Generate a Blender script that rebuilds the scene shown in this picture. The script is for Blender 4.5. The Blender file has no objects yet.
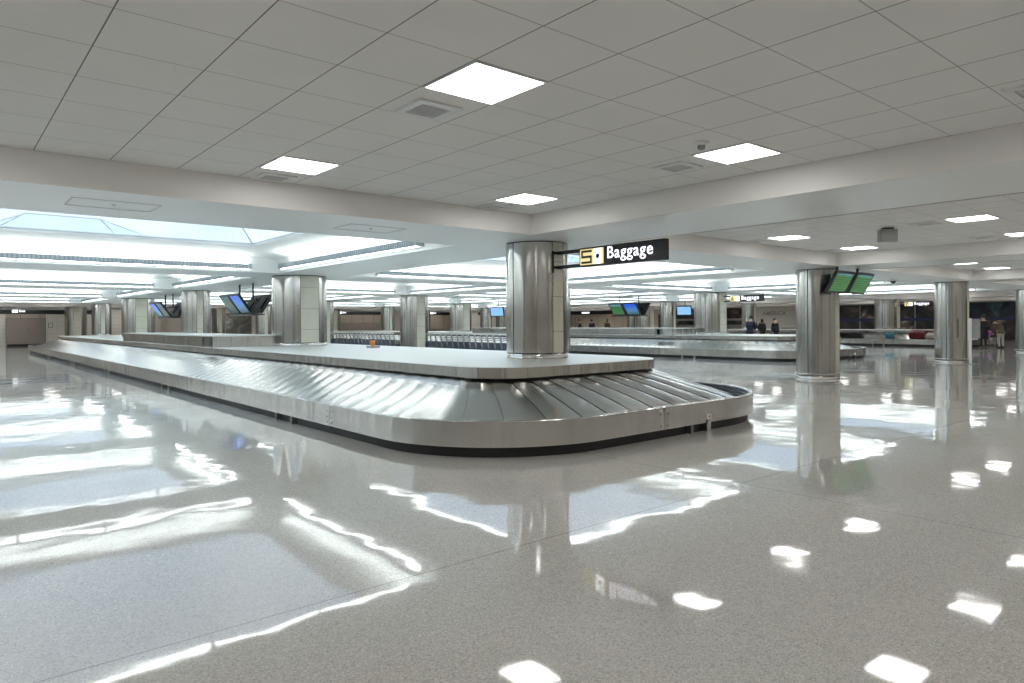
import bpy, bmesh, math, random
from mathutils import Vector, Matrix
random.seed(7)
PI = math.pi
SC = bpy.context.scene
COL = SC.collection

# ------------------------------------------------------------------ camera, sky, exposure
TH = 0.872                      # viewing direction, radians from +X
cam_d = bpy.data.cameras.new('camera'); cam = bpy.data.objects.new('camera', cam_d); COL.objects.link(cam)
cam.location = (0, 0, 1.48)
cam.rotation_euler = (Matrix.Rotation(TH - PI/2, 4, 'Z') @ Matrix.Rotation(PI/2, 4, 'X') @ Matrix.Rotation(-0.0068, 4, 'Z')).to_euler()
cam_d.sensor_width = 36; cam_d.lens = 688.0/1024*36; cam_d.shift_y = -18.77/1024
cam_d.clip_start = 0.05; cam_d.clip_end = 400
SC.camera = cam
SC.view_settings.view_transform = 'Standard'; SC.view_settings.look = 'None'
SC.view_settings.exposure = 0.88; SC.view_settings.gamma = 1.0
SC.view_settings.use_curve_mapping = False
SKY_STRENGTH = .95
TROFFER = 6.5; LINEAR = 8.0; UPLIGHT = 7.0
w = bpy.data.worlds.new('sky'); SC.world = w; w.use_nodes = True
nt = w.node_tree; nt.nodes.clear()
o_ = nt.nodes.new('ShaderNodeOutputWorld'); b_ = nt.nodes.new('ShaderNodeBackground')
tc = nt.nodes.new('ShaderNodeTexCoord'); nz = nt.nodes.new('ShaderNodeTexNoise'); rp = nt.nodes.new('ShaderNodeValToRGB')
nz.inputs['Scale'].default_value = 3.0; nz.inputs['Detail'].default_value = 5
rp.color_ramp.elements[0].position = .38; rp.color_ramp.elements[0].color = (.50, .63, .76, 1)
rp.color_ramp.elements[1].position = .68; rp.color_ramp.elements[1].color = (.78, .88, .97, 1)
nt.links.new(tc.outputs['Generated'], nz.inputs['Vector']); nt.links.new(nz.outputs['Fac'], rp.inputs['Fac'])
nt.links.new(rp.outputs['Color'], b_.inputs['Color']); b_.inputs['Strength'].default_value = SKY_STRENGTH
nt.links.new(b_.outputs['Background'], o_.inputs['Surface'])
try:
    SC.cycles.use_denoising = True; SC.cycles.denoiser = 'OPENIMAGEDENOISE'
    SC.cycles.use_light_tree = True; SC.cycles.max_bounces = 10; SC.cycles.diffuse_bounces = 6
    SC.cycles.glossy_bounces = 5; SC.cycles.transparent_max_bounces = 12
    SC.cycles.sample_clamp_indirect = 6; SC.cycles.caustics_reflective = True
except Exception: pass

# ------------------------------------------------------------------ materials
def mat(name, color=(.8,.8,.8), rough=.5, metal=0, emit=None, es=0, spec=None, coat=0):
    m = bpy.data.materials.new(name); m.use_nodes = True
    p = m.node_tree.nodes['Principled BSDF']
    p.inputs['Base Color'].default_value = (*color, 1); p.inputs['Roughness'].default_value = rough
    p.inputs['Metallic'].default_value = metal
    if spec is not None: p.inputs['Specular IOR Level'].default_value = spec
    if coat: p.inputs['Coat Weight'].default_value = coat; p.inputs['Coat Roughness'].default_value = .05
    if emit: p.inputs['Emission Color'].default_value = (*emit, 1); p.inputs['Emission Strength'].default_value = es
    return m
def N(m, t, **kw):
    n = m.node_tree.nodes.new(t)
    for k, v in kw.items():
        if hasattr(n, k): setattr(n, k, v)
        else: n.inputs[k.replace('_', ' ')].default_value = v
    return n
def L(m, a, b): m.node_tree.links.new(a, b)
def P(m): return m.node_tree.nodes['Principled BSDF']
def math_n(m, op, a, b=None, c=None):
    n = N(m, 'ShaderNodeMath', operation=op)
    for k, v in enumerate((a, b, c)):
        if v is None: continue
        if isinstance(v, (int, float)): n.inputs[k].default_value = v
        else: L(m, v, n.inputs[k])
    return n.outputs[0]
def mixc(m, f, a, b):
    n = N(m, 'ShaderNodeMix', data_type='RGBA')
    for sock, v in ((n.inputs['Factor'], f), (n.inputs[6], a), (n.inputs[7], b)):
        if isinstance(v, tuple): sock.default_value = (*v, 1)
        elif isinstance(v, (int, float)): sock.default_value = v
        else: L(m, v, sock)
    return n.outputs[2]
def pos(m):
    g = N(m, 'ShaderNodeNewGeometry'); s = N(m, 'ShaderNodeSeparateXYZ'); L(m, g.outputs['Position'], s.inputs[0]); return g, s
def steel(name, color=(.60,.595,.58), rough=.27, stretch=(14, 14, .6), var=.10, aniso=0, bump=None, cv=.04):
    m = mat(name, color, rough, 1)
    t = N(m, 'ShaderNodeTexCoord'); mp = N(m, 'ShaderNodeMapping'); mp.inputs['Scale'].default_value = stretch
    L(m, t.outputs['Object'], mp.inputs[0]); n = N(m, 'ShaderNodeTexNoise', Scale=3.0, Detail=4.0); L(m, mp.outputs[0], n.inputs['Vector'])
    L(m, math_n(m, 'MULTIPLY_ADD', n.outputs['Fac'], var*2, rough - var), P(m).inputs['Roughness'])
    L(m, mixc(m, n.outputs['Fac'], tuple(c*(1-cv) for c in color), tuple(min(1, c*(1+cv)) for c in color)), P(m).inputs['Base Color'])
    if bump:
        mb_ = N(m, 'ShaderNodeMapping'); mb_.inputs['Scale'].default_value = bump[:3]; L(m, t.outputs['Object'], mb_.inputs[0])
        nb = N(m, 'ShaderNodeTexNoise', Scale=1.0, Detail=1.5); L(m, mb_.outputs[0], nb.inputs['Vector'])
        bp = N(m, 'ShaderNodeBump', Strength=1.0, Distance=bump[3]); L(m, nb.outputs['Fac'], bp.inputs['Height']); L(m, bp.outputs[0], P(m).inputs['Normal'])
    if aniso:
        P(m).inputs['Anisotropic'].default_value = aniso
        tg = N(m, 'ShaderNodeTangent', direction_type='RADIAL', axis='Z'); L(m, tg.outputs[0], P(m).inputs['Tangent'])
    return m
M = {}
M['steel_column'] = steel('steel_column', (.50,.49,.47), .17, (4, 4, .1), .02, bump=(3, 3, .02, .012))
M['steel_rim'] = steel('steel_rim', (.54,.525,.50), .20, (.5, .5, .01), .03, bump=(4, 4, .05, .05), cv=.05)  # faint vertical colour bands painted in to stand for reflections
M['steel_counter'] = steel('steel_counter', (.66,.68,.67), .38, (2, 2, 2), .04); P(M['steel_counter']).inputs['Metallic'].default_value = .7
M['steel_plate'] = steel('steel_plate', (.52,.52,.51), .20, (1.5, 1.5, 1.5), .05)
M['steel_dark'] = steel('steel_dark', (.30,.29,.28), .35)
M['hatch_line'] = mat('hatch_line', (.66,.68,.67), .6)
M['vent_grey'] = mat('vent_grey', (.6,.6,.6), .5)
M['black'] = mat('black_rubber', (.012,.012,.013), .5)
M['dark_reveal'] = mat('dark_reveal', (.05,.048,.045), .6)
M['rubber'] = mat('navy_rubber', (.022,.028,.05), .35)
M['white'] = mat('white_paint', (.80,.80,.78), .6)
M['white_metal'] = mat('white_metal', (.75,.76,.76), .35)
M['grey_plastic'] = mat('grey_plastic', (.33,.33,.33), .5)
M['black_plastic'] = mat('black_plastic', (.012,.012,.014), .35)
M['light_diffuser'] = mat('light_diffuser', (.9,.9,.9), .5, emit=(1,.985,.95), es=TROFFER)
M['linear_lamp'] = mat('linear_lamp', (.9,.9,.9), .5, emit=(.94,1,.975), es=LINEAR)
M['linear_uplight'] = mat('linear_uplight', (.9,.9,.9), .5, emit=(.94,1,.975), es=UPLIGHT)
M['fixture'] = mat('fixture_grey', (.50,.54,.56), .45, .3)
M['louver'] = mat('louver', (.28,.32,.37), .4, .3)
M['soffit'] = mat('soffit_paint', (.87,.90,.89), .30, spec=.7)
M['fascia'] = mat('fascia_paint', (.80,.785,.765), .5)
M['well'] = mat('skylight_well', (.84,.86,.855), .6)
M['sign_black'] = mat('sign_black', (.022,.022,.026), .4)
M['sign_white'] = mat('sign_white', (.9,.9,.9), .5, emit=(.9,.92,1), es=1.0)
M['sign_yellow'] = mat('sign_yellow', (.80,.66,.30), .5, emit=(.85,.72,.36), es=.45)
M['sign_navy'] = mat('sign_navy', (.02,.03,.12), .5)
M['red'] = mat('red', (.5,.02,.02), .4)
M['orange'] = mat('orange', (.9,.28,.03), .5)
M['skin'] = mat('skin', (.55,.33,.24), .6)
M['hair'] = mat('hair', (.02,.015,.012), .6)
M['blue_panel'] = mat('blue_panel', (.05,.07,.11), .4)

def make_floor():
    m = mat('terrazzo_floor', (.5,.49,.47), .045, spec=.9); g, s = pos(m)
    v = N(m, 'ShaderNodeTexVoronoi', Scale=150.0); L(m, g.outputs['Position'], v.inputs['Vector'])
    sp = N(m, 'ShaderNodeSeparateColor'); L(m, v.outputs['Color'], sp.inputs[0])
    r = N(m, 'ShaderNodeValToRGB'); L(m, sp.outputs[0], r.inputs[0]); r.color_ramp.interpolation = 'CONSTANT'
    e = r.color_ramp.elements; e[0].color = (.36,.34,.32,1); e[0].position = 0; e[1].position = .12; e[1].color = (.46,.445,.42,1)
    x = e.new(.5); x.color = (.52,.505,.475,1); x = e.new(.8); x.color = (.62,.605,.575,1)
    n = N(m, 'ShaderNodeTexNoise', Scale=.35, Detail=3.0); L(m, g.outputs['Position'], n.inputs['Vector'])
    c = mixc(m, math_n(m, 'MULTIPLY', n.outputs['Fac'], .25), r.outputs[0], (.50,.485,.46))
    def line(sock, off, per):
        f = math_n(m, 'FRACT', math_n(m, 'DIVIDE', math_n(m, 'SUBTRACT', sock, off), per))
        return math_n(m, 'LESS_THAN', f, .010/per)
    ln = math_n(m, 'MAXIMUM', line(s.outputs[0], 5.63 - 9.76*20, 9.76), line(s.outputs[1], 3.46 - 4.88*20, 4.88))
    c = mixc(m, math_n(m, 'MULTIPLY', ln, .55), c, (.12,.11,.1)); L(m, c, P(m).inputs['Base Color'])
    w1 = N(m, 'ShaderNodeTexNoise', Scale=1.1, Detail=2.0, Roughness=.5); L(m, g.outputs['Position'], w1.inputs['Vector'])
    w2 = N(m, 'ShaderNodeTexNoise', Scale=5.0, Detail=1.0); L(m, g.outputs['Position'], w2.inputs['Vector'])
    hgt = math_n(m, 'MULTIPLY_ADD', w2.outputs['Fac'], .05, w1.outputs['Fac'])
    bp = N(m, 'ShaderNodeBump', Strength=1.0, Distance=.0058); L(m, hgt, bp.inputs['Height']); L(m, bp.outputs[0], P(m).inputs['Normal'])
    return m
M['floor'] = make_floor()
def make_tiles(name, col, lines, x0, y0, sx, sy, wdt, axes=(0, 1), rough=.8, cross=1.0):
    m = mat(name, col, rough); g, s = pos(m)
    def line(sock, off, per): return math_n(m, 'LESS_THAN', math_n(m, 'FRACT', math_n(m, 'DIVIDE', math_n(m, 'SUBTRACT', sock, off), per)), wdt/per)
    ln = math_n(m, 'MAXIMUM', line(s.outputs[axes[0]], x0 - sx*100, sx), math_n(m, 'MULTIPLY', line(s.outputs[axes[1]], y0 - sy*100, sy), cross))
    n = N(m, 'ShaderNodeTexNoise', Scale=1.5, Detail=4.0); L(m, g.outputs['Position'], n.inputs['Vector'])
    base = mixc(m, n.outputs['Fac'], tuple(c*.94 for c in col), tuple(c*1.04 for c in col))
    L(m, mixc(m, ln, base, lines), P(m).inputs['Base Color'])
    return m
M['ceiling_tile'] = make_tiles('ceiling_tile', (.84,.835,.82), (.20,.19,.17), .70, 3.95, .61, .61, .008, cross=.6)
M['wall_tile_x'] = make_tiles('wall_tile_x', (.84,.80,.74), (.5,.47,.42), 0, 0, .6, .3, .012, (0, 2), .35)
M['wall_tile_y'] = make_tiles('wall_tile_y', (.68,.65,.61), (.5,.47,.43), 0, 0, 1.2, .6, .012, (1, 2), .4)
M['column_tile'] = make_tiles('column_tile', (.62,.60,.50), (.30,.29,.24), 0, 1.33, 50, .56, .012, (0, 2), .3)
M['wood'] = make_tiles('wood_panel', (.50,.43,.36), (.07,.05,.04), 0, 0, 1.22, 4, .03, (0, 2), .4)
M['wood_y'] = make_tiles('wood_panel_side', (.62,.53,.43), (.07,.05,.04), 0, 0, 1.22, 4, .03, (1, 2), .4)
M['marble'] = steel('brown_marble', (.36,.31,.27), .3, (.7,.7,2.0), .1); P(M['marble']).inputs['Metallic'].default_value = 0
M['dark_wall'] = mat('dark_wall', (.10,.08,.07), .5)
def make_glass():
    m = bpy.data.materials.new('skylight_glass'); m.use_nodes = True; t = m.node_tree; t.nodes.clear()
    o = t.nodes.new('ShaderNodeOutputMaterial'); mx = t.nodes.new('ShaderNodeMixShader'); a = t.nodes.new('ShaderNodeBsdfTransparent')
    b = t.nodes.new('ShaderNodeBsdfGlossy'); a.inputs[0].default_value = (.93,.97,1,1); b.inputs['Roughness'].default_value = .1; mx.inputs[0].default_value = .05
    t.links.new(a.outputs[0], mx.inputs[1]); t.links.new(b.outputs[0], mx.inputs[2]); t.links.new(mx.outputs[0], o.inputs[0]); return m
M['glass'] = make_glass()
def make_poster(name, cols, scale, dark=.45):
    m = mat(name, cols[0], .35)
    t = N(m, 'ShaderNodeTexCoord'); n = N(m, 'ShaderNodeTexNoise', Scale=scale, Detail=5.0, Distortion=.8); L(m, t.outputs['Object'], n.inputs['Vector'])
    r = N(m, 'ShaderNodeValToRGB'); L(m, n.outputs['Fac'], r.inputs[0]); e = r.color_ramp.elements
    e[0].position = dark; e[0].color = (*cols[0], 1); e[1].position = .72; e[1].color = (*cols[-1], 1)
    for k, c in enumerate(cols[1:-1]): x = e.new(dark + (.72-dark)*(k+1)/(len(cols)-1)); x.color = (*c, 1)
    L(m, r.outputs[0], P(m).inputs['Base Color']); return m
M['poster_dark'] = make_poster('poster_dark', [(.012,.012,.018),(.06,.05,.05),(.22,.15,.10),(.5,.48,.45)], .9)
M['poster_teal'] = make_poster('poster_teal', [(.012,.012,.02),(.015,.03,.05),(.03,.09,.12),(.16,.09,.08)], 1.2, .42)
M['poster_snow'] = make_poster('poster_snow', [(.12,.115,.10),(.25,.24,.22),(.75,.76,.76)], 1.0)
def make_screen(name, base, stripe, header, es):
    m = mat(name, (.01,.01,.01), .2); t = N(m, 'ShaderNodeTexCoord'); s = N(m, 'ShaderNodeSeparateXYZ'); L(m, t.outputs['Object'], s.inputs[0])
    x, z = s.outputs[0], s.outputs[2]
    ln = math_n(m, 'LESS_THAN', math_n(m, 'FRACT', math_n(m, 'MULTIPLY', z, 1/.062)), .38)
    c = mixc(m, ln, base, stripe)
    hd = math_n(m, 'GREATER_THAN', z, .19)
    n = N(m, 'ShaderNodeTexNoise', Scale=14.0); L(m, t.outputs['Object'], n.inputs['Vector'])
    hc = mixc(m, math_n(m, 'GREATER_THAN', n.outputs['Fac'], .52), base, header); c = mixc(m, hd, c, hc)
    L(m, c, P(m).inputs['Emission Color']); P(m).inputs['Emission Strength'].default_value = es; return m
M['screen_green'] = make_screen('screen_green', (.045,.24,.05), (.01,.06,.02), (.2,.35,.75), .42)
def make_blue():
    m = mat('screen_blue', (.01,.01,.01), .2); t = N(m, 'ShaderNodeTexCoord'); s = N(m, 'ShaderNodeSeparateXYZ'); L(m, t.outputs['Object'], s.inputs[0])
    r = N(m, 'ShaderNodeValToRGB'); L(m, math_n(m, 'MULTIPLY_ADD', s.outputs[2], 1.8, .5), r.inputs[0]); e = r.color_ramp.elements
    e[0].position = 0; e[0].color = (.02,.10,.12,1); e[1].position = 1; e[1].color = (.02,.12,.85,1); x = e.new(.35); x.color = (.08,.26,.5,1); x = e.new(.6); x.color = (.04,.2,.8,1)
    L(m, r.outputs[0], P(m).inputs['Emission Color']); P(m).inputs['Emission Strength'].default_value = .42; return m
M['screen_blue'] = make_blue()
M['screen_dim'] = make_screen('screen_dim', (.02,.085,.06), (.006,.03,.03), (.08,.16,.3), .32)
M['screen_pale'] = mat('screen_pale', (.01,.01,.01), .2, emit=(.25,.52,.95), es=.6)

# ------------------------------------------------------------------ mesh helpers
class MB:
    def __init__(s): s.v = []; s.f = []; s.m = []; s.sm = []
    def add(s, v, f, m=0, smooth=False):
        b = len(s.v); s.v += [tuple(p) for p in v]; s.f += [tuple(i + b for i in q) for q in f]; s.m += [m]*len(f); s.sm += [smooth]*len(f); return s
    def quad(s, a, b, c, d, m=0): return s.add([a, b, c, d], [(0, 1, 2, 3)], m)
    def box(s, x0, y0, z0, x1, y1, z1, m=0, bev=0):
        if bev:
            e = bev
            return s.prism([(x0+e,y0),(x1-e,y0),(x1,y0+e),(x1,y1-e),(x1-e,y1),(x0+e,y1),(x0,y1-e),(x0,y0+e)], z0, z1, m)
        v = [(x, y, z) for z in (z0, z1) for y in (y0, y1) for x in (x0, x1)]
        return s.add(v, [(0,2,3,1),(4,5,7,6),(0,1,5,4),(2,6,7,3),(0,4,6,2),(1,3,7,5)], m)
    def prism(s, pts, z0, z1, m=0, smooth=False, cap=True):
        n = len(pts); v = [(x, y, z0) for x, y in pts] + [(x, y, z1) for x, y in pts]
        s.add(v, [(i, (i+1) % n, n + (i+1) % n, n + i) for i in range(n)], m, smooth)
        if cap: s.add(v, [tuple(range(n))[::-1], tuple(range(n, 2*n))], m)
        return s
    def cyl(s, x, y, z0, z1, r, n=24, m=0, r1=None, cap=True):
        r1 = r if r1 is None else r1
        v = [(x + r*math.cos(2*PI*k/n), y + r*math.sin(2*PI*k/n), z0) for k in range(n)] + [(x + r1*math.cos(2*PI*k/n), y + r1*math.sin(2*PI*k/n), z1) for k in range(n)]
        s.add(v, [(i, (i+1) % n, n + (i+1) % n, n + i) for i in range(n)], m, True)
        if cap: s.add(v, [tuple(range(n))[::-1], tuple(range(n, 2*n))], m)
        return s
    def tube(s, pts, r, n=8, m=0, closed=False):
        pts = [Vector(p) for p in pts]; rings = []; K = len(pts)
        for i, p in enumerate(pts):
            a = pts[(i-1) % K] if (i or closed) else pts[0]; b = pts[(i+1) % K] if (i < K-1 or closed) else pts[-1]
            d = (b - a).normalized(); u = d.cross(Vector((0, 0, 1)))
            if u.length < .05: u = d.cross(Vector((1, 0, 0)))
            u.normalize(); q = d.cross(u).normalized()
            rings.append([p + u*r*math.cos(2*PI*k/n) + q*r*math.sin(2*PI*k/n) for k in range(n)])
        v = [x for rg in rings for x in rg]; f = []
        for i in range(K if closed else K-1):
            for k in range(n):
                a, b = i*n, ((i+1) % K)*n
                f.append((a + k, a + (k+1) % n, b + (k+1) % n, b + k))
        s.add(v, f, m, True)
        if not closed: s.add(rings[0], [tuple(range(n))[::-1]], m); s.add(rings[-1], [tuple(range(n))], m)
        return s
    def lathe(s, prof, x=0, y=0, n=32, m=0):
        v = [(x + r*math.cos(2*PI*k/n), y + r*math.sin(2*PI*k/n), z) for r, z in prof for k in range(n)]
        f = [(i*n + k, i*n + (k+1) % n, (i+1)*n + (k+1) % n, (i+1)*n + k) for i in range(len(prof)-1) for k in range(n)]
        return s.add(v, f, m, True)
    def build(s, name, mats, parent=None, loc=None, rot=None):
        me = bpy.data.meshes.new(name); me.from_pydata(s.v, [], s.f); me.update()
        for mm in (mats if isinstance(mats, (list, tuple)) else [mats]): me.materials.append(M[mm] if isinstance(mm, str) else mm)
        me.polygons.foreach_set('material_index', s.m); me.polygons.foreach_set('use_smooth', s.sm); me.update()
        o = bpy.data.objects.new(name, me); COL.objects.link(o)
        if parent: o.parent = parent
        if loc: o.location = loc
        if rot: o.rotation_euler = rot
        return o
def thing(name, label, cat, loc=(0, 0, 0), rz=0, group=None):
    o = bpy.data.objects.new(name, None); COL.objects.link(o); o.empty_display_size = .2
    o.location = loc; o.rotation_euler = (0, 0, rz); return tag(o, label, cat, group)
def tag(o, label, cat, group=None):
    o['label'] = label; o['category'] = cat
    if group: o['group'] = group
    return o
def struct(o): o['kind'] = 'structure'; return o
def copy_tree(o, parent=None):
    c = o.copy(); COL.objects.link(c)
    if parent: c.parent = parent
    for ch in list(o.children): copy_tree(ch, c)
    return c
def place(proto, used, loc, rz, label, group=None):
    c = proto if not used.get(proto.name) else copy_tree(proto)
    used[proto.name] = True; c.location = loc; c.rotation_euler = (0, 0, rz); c['label'] = label
    if group: c['group'] = group
    return c
USED = {}
def text_mesh(name, body, size, m, parent, loc, rot, depth=.004, bold=.0):
    cu = bpy.data.curves.new('txt', 'FONT'); cu.body = body; cu.size = size; cu.extrude = depth; cu.offset = bold; cu.resolution_u = 4; cu.space_character = 1.1
    cu.align_x = 'LEFT'
    t = bpy.data.objects.new('txt', cu); COL.objects.link(t); bpy.context.view_layer.update()
    me = bpy.data.meshes.new_from_object(t.evaluated_get(bpy.context.evaluated_depsgraph_get())); bpy.data.objects.remove(t)
    me.materials.clear(); me.materials.append(M[m]); o = bpy.data.objects.new(name, me); COL.objects.link(o)
    o.parent = parent; o.location = loc; o.rotation_euler = rot; return o

# ------------------------------------------------------------------ grid of the hall
CX, CY, BAY = 7.72, 8.53, 9.76
CZ, SZ = 3.085, 2.79
X0, X1, Y0, Y1 = -13.0, 58.0, -11.5, 62.5
colx = lambda i: CX + BAY*i
coly = lambda j: CY + BAY*j
AS = range(-2, 5); BS = range(-2, 5)
def is_sky(a, b): return 0 <= b <= 3 and a <= 2

# ------------------------------------------------------------------ floor, walls
struct(MB().box(X0, Y0, -.15, X1, Y1, 0).build('floor', 'floor'))
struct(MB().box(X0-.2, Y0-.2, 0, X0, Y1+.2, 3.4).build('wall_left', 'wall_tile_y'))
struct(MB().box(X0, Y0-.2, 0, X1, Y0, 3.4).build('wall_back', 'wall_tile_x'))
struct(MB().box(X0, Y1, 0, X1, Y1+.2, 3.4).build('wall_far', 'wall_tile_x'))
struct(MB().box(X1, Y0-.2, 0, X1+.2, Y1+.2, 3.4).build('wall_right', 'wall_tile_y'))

# ------------------------------------------------------------------ ceiling: soffit beams, tiled bays, skylight wells
sof = MB(); til = MB(); fas = MB(); well = MB(); TOP = SZ + .04
xs = [X0]; ys = [Y0]
openings = []
for a in AS:
    for b in BS:
        g = .97 if is_sky(a, b) else .915
        x0, x1, y0, y1 = colx(a)+g, colx(a+1)-g, coly(b)+g, coly(b+1)-g
        openings.append((a, b, x0, x1, y0, y1))
        # soffit ring of this cell
        cx0, cx1, cy0, cy1 = colx(a), colx(a+1), coly(b), coly(b+1)
        e_ = .009
        for q in ((cx0, cy0, cx1, y0-e_), (cx0, y1+e_, cx1, cy1), (cx0, y0-e_, x0-e_, y1+e_), (x1+e_, y0-e_, cx1, y1+e_)):
            sof.box(q[0], q[1], SZ, q[2], q[3], TOP)
        if not is_sky(a, b):
            til.box(x0-.02, y0-.02, CZ, x1+.02, y1+.02, CZ+.05)
            t = .018
            for q in ((x0-t, y0-t, x1+t, y0), (x0-t, y1, x1+t, y1+t), (x0-t, y0, x0, y1), (x1, y0, x1+t, y1)):
                fas.box(q[0], q[1], SZ-.006, q[2], q[3], CZ)
        else:
            z1 = 3.16; z2 = 3.32; z3 = 3.38; i1 = 1.0; t = .05
            A = [(x0, y0), (x1, y0), (x1, y1), (x0, y1)]
            B = [(x0+i1, y0+i1), (x1-i1, y0+i1), (x1-i1, y1-i1), (x0+i1, y1-i1)]
            for k in range(4):
                p, q = A[k], A[(k+1) % 4]; r, s_ = B[k], B[(k+1) % 4]
                well.quad((*p, SZ), (*q, SZ), (*q, z1), (*p, z1))
                well.quad((*p, z1), (*q, z1), (*s_, z2), (*r, z2))
                well.quad((*r, z2), (*s_, z2), (*s_, z3), (*r, z3))
# margins out to the walls
gx0, gx1, gy0, gy1 = colx(-2), colx(5), coly(-2), coly(5)
for q in ((X0, Y0, gx0, Y1), (gx1, Y0, X1, Y1), (gx0, Y0, gx1, gy0), (gx0, gy1, gx1, Y1)): sof.box(q[0], q[1], SZ, q[2], q[3], TOP)
struct(sof.build('ceiling', 'soffit')); struct(til.build('ceiling', 'ceiling_tile'))
struct(fas.build('trim_1', 'fascia')); struct(well.build('ceiling', 'well'))
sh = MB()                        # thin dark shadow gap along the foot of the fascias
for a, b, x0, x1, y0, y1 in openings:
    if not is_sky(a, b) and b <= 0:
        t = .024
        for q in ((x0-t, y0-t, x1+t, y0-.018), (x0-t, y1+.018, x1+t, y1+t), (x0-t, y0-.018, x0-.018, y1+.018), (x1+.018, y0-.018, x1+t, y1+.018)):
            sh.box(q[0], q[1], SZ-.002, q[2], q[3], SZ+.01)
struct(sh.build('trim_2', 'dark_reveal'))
k = 0
for a, b, x0, x1, y0, y1 in openings:
    if not is_sky(a, b): continue
    k += 1; i1 = 1.0; z3 = 3.38; zr = 4.6
    gx0_, gx1_, gy0_, gy1_ = x0+i1, x1-i1, y0+i1, y1-i1; mx, my = (gx0_+gx1_)/2, (gy0_+gy1_)/2
    r0, r1 = (mx-.9, my, zr), (mx+.9, my, zr)
    c = [(gx0_, gy0_, z3), (gx1_, gy0_, z3), (gx1_, gy1_, z3), (gx0_, gy1_, z3)]
    g = MB(); g.add([c[0], c[1], r1, r0], [(0,1,2,3)]); g.add([c[2], c[3], r0, r1], [(0,1,2,3)]); g.add([c[1], c[2], r1], [(0,1,2)]); g.add([c[3], c[0], r0], [(0,1,2)])
    pane = struct(g.build('window_%d' % k, 'glass'))
    f = MB()
    for p, q in ((c[0], r0), (c[3], r0), (c[1], r1), (c[2], r1), (r0, r1), (c[0], c[1]), (c[1], c[2]), (c[2], c[3]), (c[3], c[0])): f.tube([p, q], .02, 6)
    f.build('window_frame', 'white_metal', pane)

# access hatches in the soffit
for k, (x, y) in enumerate(((1.5, 8.5), (4.6, 8.5))):
    f = MB(); a, b, t = .42, .28, .012
    if k == 2: a, b = b, a
    f.box(x-a, y-b, SZ-.006, x+a, y-b+t, SZ+.01); f.box(x-a, y+b-t, SZ-.006, x+a, y+b, SZ+.01); f.box(x-a, y-b, SZ-.006, x-a+t, y+b, SZ+.01); f.box(x+a-t, y-b, SZ-.006, x+a, y+b, SZ+.01)
    f.cyl(x, y-.02, SZ-.012, SZ, .02, 10)
    struct(f.build('trim_%d' % (3+k), 'hatch_line'))

# ------------------------------------------------------------------ columns
def column(z0, floor_standing, R=.52, H=12.5):
    t = thing('column', '', 'column'); top = SZ - .02
    def arc(d0, d1, r=R, n=None):
        n = n or max(3, int(abs(d1-d0)/4)); return [(r*math.cos(math.radians(d0 + (d1-d0)*k/n)), r*math.sin(math.radians(d0 + (d1-d0)*k/n))) for k in range(n+1)]
    g = .6/R
    s = MB(); zb = z0 + .09
    def skin(mb, d0, d1, m=0):
        p = arc(d0, d1); n = len(p)
        inner = [(x*.94, y*.94) for x, y in p]
        mb.add([(x, y, zb) for x, y in p] + [(x, y, top) for x, y in p], [(i, i+1, n+i+1, n+i) for i in range(n-1)], m, True)
        for k in (0, n-1): mb.quad((*p[k], zb), (*p[k], top), (*inner[k], top), (*inner[k], zb), m)
        mb.add([(x, y, top) for x, y in p] + [(x, y, top) for x, y in inner], [(i, i+1, n+i+1, n+i) for i in range(n-1)], m)
    for d0, d1 in ((-90+H+g, -g), (g, 90-H-g), (90+H+g, 180-g), (180+g, 270-H-g)): skin(s, d0, d1)
    s.build('cladding', 'steel_column', t)
    for c in (-90, 90):
        q = MB(); skin(q, c-H+g*.4, c+H-g*.4); q.build('tile_strip', 'column_tile', t)
    MB().cyl(0, 0, z0, SZ-.001, R-.022, 48).build('core', 'dark_reveal', t)
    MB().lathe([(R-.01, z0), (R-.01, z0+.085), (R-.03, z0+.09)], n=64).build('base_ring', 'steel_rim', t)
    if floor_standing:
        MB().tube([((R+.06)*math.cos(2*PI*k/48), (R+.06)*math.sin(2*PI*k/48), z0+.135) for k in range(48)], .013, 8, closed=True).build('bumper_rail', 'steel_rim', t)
        b = MB()
        for k in range(6):
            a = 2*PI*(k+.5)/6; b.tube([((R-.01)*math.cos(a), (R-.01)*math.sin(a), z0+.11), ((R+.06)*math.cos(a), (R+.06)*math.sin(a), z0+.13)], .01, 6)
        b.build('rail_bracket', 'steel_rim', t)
    return t
CT = .9
protos = {('c', 0): column(CT, False), ('f', 0): column(0, True), ('c', 1): column(CT, False, .73, 20.5), ('f', 1): column(0, True, .67, 20)}
def on_counter(i, j): return (i == 0 and 0 <= j <= 4) or (i in (2, 4) and 1 <= j <= 4)
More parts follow.
